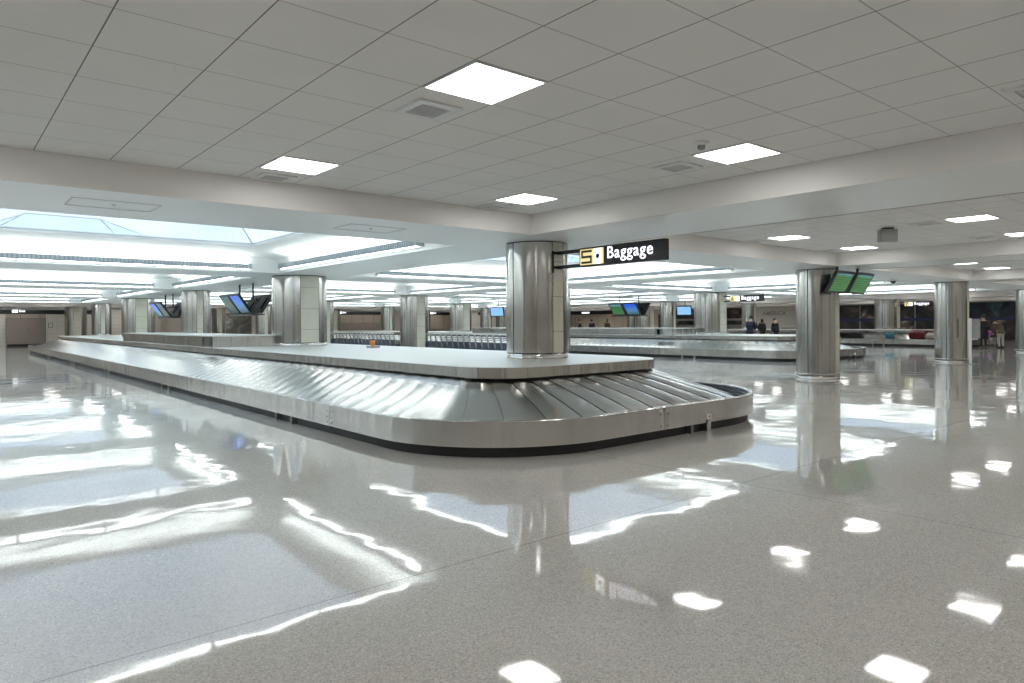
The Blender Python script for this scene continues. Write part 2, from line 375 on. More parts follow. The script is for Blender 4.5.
clabels = {
 (0,0): 'broad steel column at the near end of the front carousel, 5 Baggage sign bracketed to it',
 (0,1): 'wide steel column with broad cream tile strip on the front carousel, beside the infeed housing',
 (0,2): 'steel column on the front carousel between the two hanging clusters of screens on the left',
 (0,3): 'steel column on the front carousel left of the farther screen cluster on the left',
 (0,4): 'fifth and last steel column along the counter of the front carousel',
 (0,5): 'brownish steel column by the far left wall beyond the front carousel',
 (1,0): 'tall floor-standing steel column with bumper rail, two green flight screens hang at its top right',
 (1,1): 'steel column hidden behind the column carrying the 5 Baggage sign',
 (1,2): 'steel column on the floor by the baggage carts, fire extinguisher cabinet in its tile strip',
 (1,3): 'slim distant steel column just right of the wide tiled column on the front carousel',
 (1,4): 'small distant column between the near screen cluster and the wide tiled column',
 (2,0): 'floor-standing steel column with bumper rail on the right, white kiosk post beside its foot',
 (2,1): 'steel column on the second carousel, dark Baggage sign bracketed on its right side',
 (2,3): 'distant steel column on the second carousel above the right half of the cart row',
 (2,4): 'narrow far column between the left carts and the extinguisher column',
 (3,0): 'steel column with bumper rail cut off by the right edge of the photo',
 (3,2): 'distant column left of the single pale blue screen on a pole',
 (4,1): 'wide steel column on the far luggage-laden carousel, right of the green screens',
 (4,2): 'distant steel column seen under the second Baggage sign'}
n_ord = ['nearest', 'second', 'third', 'fourth', 'fifth', 'sixth', 'seventh']
for i in range(-1, 6):
    for j in range(-1, 6):
        if j == -1 and i in (-1, 0, 1): pass
        pr = protos['c' if on_counter(i, j) else 'f', 1 if (j % 2 and i % 2 == 0 and j > 0) or (i, j) == (1, 2) else 0]
        lab = clabels.get((i, j), 'steel clad column with cream tile strips lost in the background rows')
        c = place(pr, USED, (colx(i), coly(j), 0), 0, lab, None if (i, j) in clabels else 'columns of the background rows')

# ------------------------------------------------------------------ lights and vents
def troffer():
    t = thing('ceiling_light', '', 'light'); f = MB(); a, b = .302, .284
    for q in ((-a, -a, a, -b), (-a, b, a, a), (-a, -b, -b, b), (b, -b, a, b)): f.box(q[0], q[1], -.010, q[2], q[3], .0)
    f.build('frame', 'white_metal', t)
    MB().box(-b, -b, -.008, b, b, -.002).build('diffuser', 'light_diffuser', t); return t
def vent():
    t = thing('air_vent', '', 'vent'); f = MB(); a, b = .185, .125
    for q in ((-a, -a, a, -b), (-a, b, a, a), (-a, -b, -b, b), (b, -b, a, b)): f.box(q[0], q[1], -.02, q[2], q[3], 0)
    f.build('frame', 'white_metal', t); s = MB()
    for k in range(8): s.box(-b, -b + .029*k + .006, -.014, b, -b + .029*k + .02, -.003)
    s.box(-b, -b, -.004, b, b, -.001); s.build('grille', 'vent_grey', t); return t
pl_, pv_ = troffer(), vent()
bay_names = {(-1,-1): 'the tiled bay over the camera', (0,-1): 'the tiled bay right of the front column', (1,-1): 'the tiled bay behind the green screens', (2,-1): 'the tiled bay over the kiosk post'}
rc = ['nearest', 'middle', 'farthest']; cc = ['left', 'centre', 'right']
for a, b, x0, x1, y0, y1 in openings:
    if is_sky(a, b) or b == -2 and a > 2: continue
    for p in range(3):
        for q in range(3):
            x, y = x0 + (1.5 + 5*p)*.61, y0 + (1.5 + 5*q)*.61
            if (a, b) in bay_names:
                nm = bay_names[(a, b)]
                lab = 'square ceiling light, %s row, %s, in %s' % (rc[q], cc[p], nm)
                place(pl_, USED, (x, y, CZ), 0, lab, 'square ceiling lights')
                place(pv_, USED, (x, y+.69, CZ), 0, 'air vent by the %s %s light in %s' % (rc[q], cc[p], nm), 'ceiling vents')
            else:
                place(pl_, USED, (x, y, CZ), 0, 'square light, %s row, %s, in ceiling bay %s from left, %s from front' % (rc[q], cc[p], ['first','second','third','fourth','fifth','sixth','seventh'][a+2], ['first','second','third','fourth','fifth','sixth','seventh'][b+2]), 'square ceiling lights far back')

def linear():
    t = thing('linear_light', '', 'light'); Ln = 3.12
    h = MB(); h.box(-Ln, -.08, .0, Ln, .08, .12); h.box(-Ln-.02, -.09, -.01, -Ln, .09, .13); h.box(Ln, -.09, -.01, Ln+.02, .09, .13); h.build('housing', 'fixture', t)
    g = MB().box(-Ln, -.083, .012, Ln, -.080, .020).box(-Ln, .080, .012, Ln, .083, .020)
    for k in range(78):
        x = -Ln + .04 + k*.08
        g.box(x, -.086, .015, x+.02, -.080, .115); g.box(x, .080, .015, x+.02, .086, .115)
    g.build('louver', 'louver', t)
    for k in range(4):
        a = -Ln + k*Ln/2
        MB().box(a+.03, -.028, -.008, a+Ln/2-.03, .028, .0).build('lamp_tube', 'linear_lamp', t)
    MB().box(-Ln+.05, -.05, .12, Ln-.05, .05, .126).build('upper_lamp', 'linear_uplight', t)
    w_ = MB()
    for x in (-Ln*.8, -Ln*.27, Ln*.27, Ln*.8): w_.box(x-.015, .08, .04, x+.015, .215, .06)
    w_.build('bracket', 'fixture', t)
    return t
lin = linear()
an = {-2: 'outermost left', -1: 'left', 0: 'centre-left', 1: 'centre-right', 2: 'right'}
for a, b, x0, x1, y0, y1 in openings:
    if not is_sky(a, b): continue
    mx, my = (x0+x1)/2, (y0+y1)/2
    for side, x, y, rz in (('far', mx, y1-.22, 0), ('near', mx, y0+.22, PI), ('left', x0+.22, my, PI/2), ('right', x1-.22, my, -PI/2)):
        place(lin, USED, (x, y, 2.84), rz, 'linear light on the %s edge of the %s skylight, %s skylight row' % (side, an[a], n_ord[b]), 'linear lights around the skylights')

# ceiling bits
t = thing('smoke_detector', 'round smoke detector on the tiled ceiling beside the right-hand square light', 'smoke detector', (5.27, 3.62, CZ))
MB().lathe([(.001, -.0), (.075, -.0), (.07, -.02), (.05, -.03), (.001, -.03)], n=20).build('base', 'white_metal', t)
MB().lathe([(.035, -.03), (.035, -.055), (.028, -.065), (.001, -.068)], n=16).build('sensor', 'grey_plastic', t)
t2 = copy_tree(t); t2.location = (.92, 3.44, CZ); t2['label'] = 'round smoke detector at the top edge of the photo, left part of the tiled ceiling'
t = thing('ceiling_speaker', 'small grey box hanging from the tiled ceiling right of the sign', 'speaker', (12.7, 4.95, CZ), TH - PI/2)
MB().box(-.155, -.06, -.245, .155, .06, -.03, bev=.015).build('box', 'grey_plastic', t); MB().box(-.08, -.05, -.03, .08, .05, -.0005).build('mount', 'black_plastic', t)
t = thing('dome_camera', 'small dome security camera under the beam right of the green screens', 'camera', (23.5, 9.0, SZ))
MB().lathe([(.001, 0), (.10, 0), (.10, -.05), (.085, -.06)], n=20).build('mount', 'white_metal', t)
MB().lathe([(.08, -.05), (.075, -.10), (.05, -.135), (.001, -.15)], n=20).build('dome', 'black_plastic', t)

# ------------------------------------------------------------------ baggage carousel
def rrect(x0, y0, x1, y1, r, sx=None, na=14, step=.5, nx=None, ny=None):
    """closed outline starting on the left side, going towards -y, as (x, y) with equal counts for equal nx, ny, na"""
    pts = []
    def seg(a, b, n):
        for k in range(n): pts.append((a[0] + (b[0]-a[0])*k/n, a[1] + (b[1]-a[1])*k/n))
    def arc(cx, cy, d0, n):
        for k in range(n): t_ = math.radians(d0 + 90*k/n); pts.append((cx + r*math.cos(t_), cy + r*math.sin(t_)))
    seg((x0, y1-r), (x0, y0+r), ny); arc(x0+r, y0+r, 180, na); seg((x0+r, y0), (x1-r, y0), nx); arc(x1-r, y0+r, 270, na)
    seg((x1, y0+r), (x1, y1-r), ny); arc(x1-r, y1-r, 0, na); seg((x1-r, y1), (x0+r, y1), nx); arc(x0+r, y1-r, 90, na)
    return pts
def carousel(label, ox, oy, box_y=None, box_len=10.8, details=False, length=43.2):
    t = thing('baggage_carousel', label, 'baggage carousel', (ox, oy, 0))
    X, Y, R = 6.42, length, 1.85
    NA, NX, NY = 16, 7, 104
    def ring(d, z, r=None): r = max(R-d, .3) if r is None else r; return [(x, y, z) for x, y in rrect(d, d, X-d, Y-d, r, na=NA, nx=NX, ny=NY)]
    def loft(name, rings, m, smooth=True, cap=None, parent=t):
        mb = MB(); n = len(rings[0])
        for a, b in zip(rings, rings[1:]):
            mb.add(a + b, [(i, (i+1) % n, n + (i+1) % n, n + i) for i in range(n)], 0, smooth)
        if cap: mb.add(rings[-1], [tuple(range(n))])
        return mb.build(name, m, parent)
    loft('base', [ring(.08, 0), ring(.08, .15), ring(.3, .15)], 'black')
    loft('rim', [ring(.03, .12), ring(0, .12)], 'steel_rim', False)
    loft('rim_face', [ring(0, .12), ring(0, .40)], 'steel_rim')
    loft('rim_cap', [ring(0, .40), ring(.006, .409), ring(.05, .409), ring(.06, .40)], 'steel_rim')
    loft('bumper', [ring(.06, .40), ring(.075, .385), ring(.072, .35), ring(.10, .34), ring(.098, .30), ring(.13, .29), ring(.13, .25), ring(.22, .245)], 'rubber')
    # overlapping plates
    NPs = ring(.16, .27); NPi = ring(1.45, .735, .76)
    per = []; 
    acc = 0; mids = [((a[0]+b[0])/2, (a[1]+b[1])/2) for a, b in zip(NPs, NPi)]; n = len(mids)
    cum = [0]
    for k in range(n): a, b = mids[k], mids[(k+1) % n]; cum.append(cum[-1] + math.hypot(a[0]-b[0], a[1]-b[1]))
    tot = cum[-1]; count = int(tot/.40); stp = tot/count
    import bisect
    def at(rg, s):
        s %= tot; k = min(bisect.bisect_right(cum, s)-1, n-1); u = (s-cum[k])/(cum[k+1]-cum[k]); a, b = rg[k], rg[(k+1) % n]
        return Vector([a[c] + (b[c]-a[c])*u for c in range(3)])
    pb = MB(); T = 7; Wd = 5
    for p in range(count):
        v = []
        for e in range(Wd+1):
            s0 = p*stp + .003 + e*(stp-.003)/Wd
            for q in range(T+1):
                u = q/T; sh_ = .34*(1-u) + .08*math.sin(PI*u) - .2
                a, b = at(NPs, s0+sh_), at(NPi, s0+sh_)
                pt = a.lerp(b, u); pt.z += .003 + .006*(1 - e/Wd) + .009*math.sin(PI*e/Wd)
                v.append(pt)
        f = [(e*(T+1)+q, (e+1)*(T+1)+q, (e+1)*(T+1)+q+1, e*(T+1)+q+1) for e in range(Wd) for q in range(T)]
        pb.add(v, f, 0, True)
        g_ = []
        for e in (-.02, .03):
            for q in range(T+1):
                u = q/T; s0 = p*stp + e + .34*(1-u) + .08*math.sin(PI*u) - .2; pt = at(NPs, s0).lerp(at(NPi, s0), u); pt.z -= .006; g_.append(pt)
        pb.add(g_, [(q, T+1+q, T+2+q, q+1) for q in range(T)], 1)
        ed = v[:T+1]; pb.add(ed + [Vector((x.x, x.y, x.z-.012)) for x in ed], [(k_, k_+1, T+2+k_, T+1+k_) for k_ in range(T)], 1)
    pb.build('plate_belt', ['steel_plate', 'black'], t)
    loft('counter_gap', [ring(1.48, .70, .74), ring(1.48, .752, .74)], 'black')
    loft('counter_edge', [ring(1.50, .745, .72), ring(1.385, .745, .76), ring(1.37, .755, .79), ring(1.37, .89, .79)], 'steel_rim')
    loft('counter_top', [ring(1.37, .89, .79), ring(1.376, .898, .78), ring(1.40, .90, .76)], 'steel_counter', True, True)
    s = MB()                                   # joints in the rim with rivet pairs
    rim_pts = [(-.002, y, 0) for y in (3.2, 9.6, 16, 22.4, 28.8, 35.2)]
    for (_, y, _) in rim_pts:
        s.box(-.003, y-.003, .125, .001, y+.003, .40)
        for dy in (-.07, .07):
            for z in (.17, .24, .32): s.cyl(0, 0, 0, 0, 0, 3) if False else s.box(-.005, y+dy-.008, z-.008, .001, y+dy+.008, z+.008)
    for x in (3.0,):
        s.box(x-.003, -.003, .125, x+.003, .001, .40)
        for dx in (-.07, .07):
            for z in (.17, .32): s.box(x+dx-.01, -.005, z-.01, x+dx+.01, .001, z+.01)
    s.build('rim_joint', 'steel_dark', t)
    for y in (4.5, 11.5, 18.5, 25.5, 32.5):
        MB().box(.02, y, 0, .10, y+.07, .11).build('leg', 'steel_dark', t); MB().box(.02, y+.6, 0, .10, y+.65, .11).build('leg', 'steel_dark', t)
    x = 3.95
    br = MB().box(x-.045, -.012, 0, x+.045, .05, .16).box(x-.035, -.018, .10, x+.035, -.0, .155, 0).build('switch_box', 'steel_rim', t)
    MB().box(x-.045, -.016, .165, x+.045, -.001, .235).build('label_plate', 'white_metal', t)
    MB().cyl(x, 0, 0, .02, .0, 3) if False else None
    MB().box(x-.015, -.02, .185, x+.015, -.0165, .22).build('button', 'red', t)
    MB().box(x-.36, .02, 0, x-.31, .10, .11).build('foot', 'steel_dark', t)
    if box_y is not None:
        y0, y1 = box_y, box_y + box_len; xa, xb = 1.375, 3.05; z1 = 1.2
        h = MB(); d = 1.05                      # housing with a feed opening at its near left corner
        h.box(xa, y0+d, .90, xb, y1, z1-.03); h.box(xa+.9, y0, .90, xb, y0+d, z1-.03)
        h.box(xa, y0, .76, xa+.09, y0+.09, z1-.03); h.box(xa, y0+d-.09, .76, xa+.09, y0+d, z1-.03)
        h.box(xa+.09, y0, .90, xa+.9, y0+.03, z1-.03)
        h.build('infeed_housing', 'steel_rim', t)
        MB().box(xa-.01, y0-.01, z1-.03, xb+.01, y1+.01, z1).build('housing_lid', 'steel_counter', t)
        MB().box(xa+.30, y0+.09, .86, xa+.33, y0+d-.09, z1-.03).build('brightening_panel', 'steel_counter', t)  # steel panel added to lighten the dark feed opening
        MB().add([(xa-.02, y0+.09, .74), (xa-.02, y0+d-.09, .74), (xa+.72, y0+d-.09, .96), (xa+.72, y0+.09, .96)], [(0,1,2,3)]).build('chute', 'steel_plate', t)
        j = MB()
        for yy in range(int(y0)+3, int(y1), 3): j.box(xa-.003, yy-.006, .91, xa+.001, yy+.006, z1-.03)
        j.build('housing_joint', 'steel_dark', t)
    return t
carousel('long stainless steel slope-plate carousel filling the foreground, front centre to far left', 4.03, 5.40, 12.8, 10.8)
carousel('second stainless steel baggage carousel behind the front one, right of the 5 Baggage column', 23.1, 11.75, 6.55, 14.5)
carousel('far baggage carousel at right with black, teal and red luggage on it', 41.7, 12.0)

# orange thing on the counter
t = thing('tray', 'x tray on the counter', 'tray', (8.05, 14.75, .9), .3)
MB().box(-.13, -.1, 0, .13, .1, .012, bev=.02).box(-.13, -.1, .012, -.12, .1, .05).box(.12, -.1, .012, .13, .1, .05).box(-.12, .09, .012, .12, .1, .05).box(-.12, -.1, .012, .12, -.09, .05).build('tray_body', 'grey_plastic', t)
t['label'] = 'small grey tray on the front carousel counter, orange item in it'
o = MB().lathe([(.001, 0), (.045, 0), (.062, .16), (.055, .165), (.04, .02), (.001, .015)], n=18).build('cup', 'orange'); o.location = (8.05, 14.77, .9125)
tag(o, 'small orange item standing in the grey tray on the front carousel counter', 'cup')

# ------------------------------------------------------------------ overhead signs
def sign(i, j, number, label):
    x, y = colx(i), coly(j)
    t = thing('overhead_sign', label, 'sign', (x, y, 0))
    z0, z1 = 2.335, 2.625; ya, yb = -2.66, -1.04
    MB().box(-.05, ya, z0, .05, yb, z1).build('sign_panel', 'sign_black', t)
    for z in (z0+.03, z1-.03): MB().box(-.03, yb, z-.026, .03, -.515, z+.026).build('bracket_arm', 'sign_black', t)
    MB().box(-.13, -.53, z0-.06, -.11, -.49, z1+.0).box(-.13, -.53, z0+.01, .03, -.51, z0+.05).box(-.13, -.53, z1-.05, .03, -.51, z1-.01).build('wall_bracket', 'sign_black', t)
    # local frame of the lettering: text runs towards -y, faces -x
    rot = (PI/2, 0, -PI/2); xf = -.0505
    MB().box(-.056, yb-.30, z0+.025, -.0505, yb-.02, z1-.025).build('number_tile', 'sign_yellow', t)
    MB().box(-.056, yb-.46, z0+.03, -.0505, yb-.31, z1-.03).box(-.054, yb-.50, z0+.025, -.0502, yb-.30, z1-.025, 1).build('icon_tile', ['sign_white', 'sign_yellow'], t)
    d = MB(); n = 20; cy, cz = yb-.385, (z0+z1)/2
    d.add([(-.058, cy + .038*math.cos(2*PI*k/n), cz + .038*math.sin(2*PI*k/n)) for k in range(n)], [tuple(range(n))]); d.build('icon_dot', 'sign_navy', t)
    if number == '5':
        s = MB(); a, b = yb-.045, yb-.265; w_ = .034; zt, zm, zb_ = z1-.06, (z0+z1)/2, z0+.06     # blocky numeral
        s.box(-.058, b, zt-w_/2, -.0562, a, zt+w_/2); s.box(-.058, b, zm-w_/2, -.0562, a, zm+w_/2); s.box(-.058, b, zb_-w_/2, -.0562, a, zb_+w_/2)
        s.box(-.0585, a-w_, zm, -.0562, a, zt); s.box(-.0585, b, zb_, -.0562, b+w_, zm); s.build('numeral', 'sign_black', t)
    else:
        text_mesh('numeral', number, .27, 'sign_black', t, (-.0565, yb-.07, z0+.05), rot, .001, .004)
    text_mesh('lettering', 'Baggage', .25, 'sign_white', t, (-.0505, yb-.56, z0+.095), rot, .002, .0015)
    return t
sign(0, 0, '5', 'black overhead sign reading 5 Baggage bracketed to the front carousel column')
sign(2, 1, '6', 'smaller dark overhead sign reading Baggage, bracketed to the second carousel column')
sign(4, 1, '7', 'distant lit overhead sign reading Baggage above the far right carousel')

# ------------------------------------------------------------------ hanging screens
def monitor(t, x, y, z, rz, tilt, screen, wd=1.0, ht=.62):
    e = MB().box(-wd/2, .0, -ht/2, wd/2, .07, ht/2).build('monitor', 'black_plastic', t, (x, y, z), (tilt, 0, rz))
    MB().box(-wd/2+.055, -.004, -ht/2+.05, wd/2-.055, .0, ht/2-.05).build('screen', screen, e)
    MB().box(-wd*.3, .07, -ht*.3, wd*.3, .11, ht*.3).build('back_case', 'black_plastic', e)
def cluster(x, y, label, screens, sides=2):
    """screens facing -x (first two) and +x (backs), tilted down, hung in a V from two poles"""
    t = thing('display_cluster', label, 'screens', (x, y, 0))
    for yy in (-.62, .62): MB().cyl(0, yy, 2.2, SZ-.001, .028, 10).build('pole', 'black_plastic', t)
    for s_, yy in zip(screens, (.48, -.48)): monitor(t, -.38, yy, 2.12, -PI/2, .6, s_, .86, .72)
    for yy in (.48, -.48): monitor(t, .38, yy, 2.12, PI/2, .6, 'screen_green', .86, .72)
    MB().box(-.20, -1.05, 1.77, .20, 1.05, 1.81).build('tray', 'black_plastic', t)
    MB().box(-.05, -1.0, 2.2, .05, 1.0, 2.26).build('crossbar', 'black_plastic', t)
    return t
cluster(7.72, 22.5, 'near cluster of tilted flight screens over the front carousel, left of the wide tiled column', ('screen_dim', 'screen_blue'))
cluster(7.72, 32.0, 'farther cluster of tilted flight screens over the front carousel, far left', ('screen_blue', 'screen_dim'))
cluster(27.24, 23.1, 'green and blue screens hanging over the second carousel beneath the 5 Baggage sign', ('screen_green', 'screen_blue'))
def single(x, y, label, scr, wd=.95, ht=.62, z=2.18, rz=-PI/2+.5, top=SZ):
    t = thing('display_screen', label, 'screen', (x, y, 0)); MB().cyl(.12, .0, z, top, .025, 8).build('pole', 'black_plastic', t)
    monitor(t, 0, 0, z, rz, .25, scr, wd, ht); return t
single(37.0, 26.8, 'single pale blue screen hanging on a pole between two distant columns right of the sign', 'screen_pale')
single(27.24, 33.9, 'single pale blue screen peeking out left of the 5 Baggage column', 'screen_pale')
single(44.9, 21.6, 'dim green flight screen half hidden behind the tall floor column, left side', 'screen_green', .8, top=CZ)
t = thing('display_screens', 'pair of green flight information screens hanging at the tall floor-standing column', 'screens', (17.35, 7.95, 0))
for xx in (-.50, .62): MB().cyl(xx, -.22, 2.45, SZ, .03, 10).build('pole', 'black_plastic', t)
monitor(t, -.50, -.32, 2.40, 0, .5, 'screen_green', .94, .57); monitor(t, .60, -.32, 2.40, 0, .5, 'screen_green', .94, .57)
MB().box(-.9, -.24, 2.44, 1.0, -.19, 2.50).build('crossbar', 'black_plastic', t)

# ------------------------------------------------------------------ baggage carts
def cart():
    t = thing('baggage_cart', '', 'baggage cart')        # faces -x, handle at high end
    f = MB()
    for y in (-.26, .26): f.tube([(-.42, y*.8, .14), (.30, y, .16), (.36, y, .55), (.44, y, .93)], .022, 6)
    f.tube([(.30, -.26, .16), (.30, .26, .16)], .016, 6); f.build('frame', 'steel_column', t)
    MB().tube([(.44, -.26, .93), (.45, -.24, .97), (.45, .24, .97), (.44, .26, .93)], .032, 8).build('handle', 'white', t)
    b = MB()
    for z in (.62, .72, .82): b.tube([(.38, -.25, z), (.10, -.22, z+.02), (.10, .22, z+.02), (.38, .25, z)], .008, 5)
    for y in (-.2, -.1, 0, .1, .2): b.tube([(.10, y, .64), (.10, y, .84)], .007, 4)
    b.build('basket', 'white_metal', t)
    MB().box(.325, -.22, .2, .34, .22, .6).build('panel', 'blue_panel', t)
    d = MB()
    for y in (-.18, -.06, .06, .18): d.tube([(-.42, y*.8, .15), (.30, y, .17)], .012, 5)
    d.build('platform', 'steel_rim', t)
    for x, y in ((-.36, -.15), (-.36, .15), (.26, -.24), (.26, .24)):
        MB().lathe([(.001, -.015), (.055, -.015), (.06, 0), (.055, .015), (.001, .015)], n=14).build('wheel', 'black', t, (x, y, .06), (PI/2, 0, 0))
    return t
ct = cart()
ORD = 'first second third fourth fifth sixth seventh eighth ninth tenth eleventh twelfth thirteenth fourteenth fifteenth sixteenth seventeenth eighteenth nineteenth twentieth twenty-first twenty-second'.split()
for k in range(21): place(ct, USED, (19.3, 21.2 + k*.46, 0), PI, ORD[20-k] + ' baggage cart from the extinguisher column in the row on its right', 'baggage carts in the right row')
for k in range(22): place(ct, USED, (19.3, 32.6 + k*.46, 0), PI, ORD[k] + ' baggage cart from the extinguisher column in the row on its left', 'baggage carts in the left row')
t = thing('cart_rail', 'low steel guide rail the baggage carts stand along', 'rail', (18.6, 21, 0))
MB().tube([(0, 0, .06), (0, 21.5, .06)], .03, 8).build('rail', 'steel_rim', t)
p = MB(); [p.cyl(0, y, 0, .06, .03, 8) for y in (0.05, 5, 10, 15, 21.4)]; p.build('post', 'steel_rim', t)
t = thing('fire_extinguisher_cabinet', 'fire extinguisher cabinet set in the tile strip of the column by the carts', 'fire extinguisher', (colx(1), coly(2)-.52, 0))
MB().box(-.13, -.02, 1.0, .13, .03, 1.62).build('cabinet', 'steel_dark', t)
MB().cyl(0, -.05, 1.06, 1.24, .06, 14).cyl(0, -.05, 1.24, 1.30, .05, 14, r1=.02).build('cylinder', 'red', t)
MB().box(-.04, -.08, 1.30, .04, -.03, 1.5).build('valve', 'white_metal', t)

# ------------------------------------------------------------------ kiosk
t = thing('kiosk', 'slim white kiosk post with dark panel beside the foot of the right floor column', 'kiosk', (26.4, 7.72, 0), 0)
MB().box(-.16, -.16, 0, .16, .16, .02, bev=.03).build('base', 'steel_dark', t)
MB().box(-.045, -.03, .02, .045, .03, .85).build('post', 'white', t)
MB().box(-.06, -.05, .80, .02, .05, 1.52).build('frame', 'white', t); MB().box(.02, -.28, .86, .05, .05, 1.5).box(-.0, -.28, .86, .02, -.05, 1.5).build('panel', 'steel_dark', t)

# ------------------------------------------------------------------ luggage on the far carousel
def suitcase(name, label, cat, x, y, z, rz, l, w_, h, m, tilt=0, soft=0):
    t = thing(name, label, cat, (x, y, z), rz); e = min(l, w_)*.15
    t.rotation_euler = ((Matrix.Rotation(-.345, 4, 'Y') if rz else Matrix.Rotation(.345, 4, 'X')) @ Matrix.Rotation(rz, 4, 'Z')).to_euler()
    s = MB(); pts = [(-l/2+e,-w_/2),(l/2-e,-w_/2),(l/2,-w_/2+e),(l/2,w_/2-e),(l/2-e,w_/2),(-l/2+e,w_/2),(-l/2,w_/2-e),(-l/2,-w_/2+e)]
    s.prism(pts, .03, h-.04, 0); n = 8
    s.add([(x_, y_, h-.04) for x_, y_ in pts] + [(x_*.9, y_*.85, h) for x_, y_ in pts], [(i, (i+1) % n, n+(i+1) % n, n+i) for i in range(n)]); s.add([(x_*.9, y_*.85, h) for x_, y_ in pts], [tuple(range(n))])
    s.add([(x_, y_, .03) for x_, y_ in pts] + [(x_*.9, y_*.85, 0) for x_, y_ in pts], [(n+i, n+(i+1) % n, (i+1) % n, i) for i in range(n)]); s.add([(x_*.9, y_*.85, 0) for x_, y_ in pts], [tuple(range(n))[::-1]])
    s.build('body', m, t); MB().tube([(-.12, 0, h-.01), (-.1, 0, h+.04), (.1, 0, h+.04), (.12, 0, h-.01)], .014, 6).build('handle', 'black_plastic', t); return t
M['bag_black'] = mat('bag_black', (.015,.015,.017), .6); M['bag_red'] = mat('bag_red', (.13,.01,.013), .5); M['bag_teal'] = mat('bag_teal', (.06,.22,.27), .5)
M['bag_purple'] = mat('bag_purple', (.28,.03,.30), .5); M['bag_cream'] = mat('bag_cream', (.4,.36,.31), .6)
CXF = 41.7
suitcase('duffel_bag', 'long black duffel bag on the far right carousel', 'bag', CXF+.75, 18.6, .515, PI/2, 1.3, .45, .33, 'bag_black')
suitcase('suitcase', 'small teal suitcase on the far right carousel, right of the wide column', 'suitcase', CXF+.75, 16.45, .515, PI/2, .42, .4, .24, 'bag_teal')
suitcase('suitcase', 'dark red suitcase on the far right carousel left of the kiosk column', 'suitcase', CXF+.75, 15.0, .515, PI/2, .78, .45, .36, 'bag_red')
suitcase('suitcase', 'cream suitcase lying right of the dark red suitcase', 'suitcase', CXF+.75, 14.25, .515, PI/2, .5, .4, .22, 'bag_cream')
suitcase('suitcase', 'purple suitcase near the rightmost end of the far carousel', 'suitcase', 46.0, 12.75, .515, 0, .7, .42, .36, 'bag_purple')

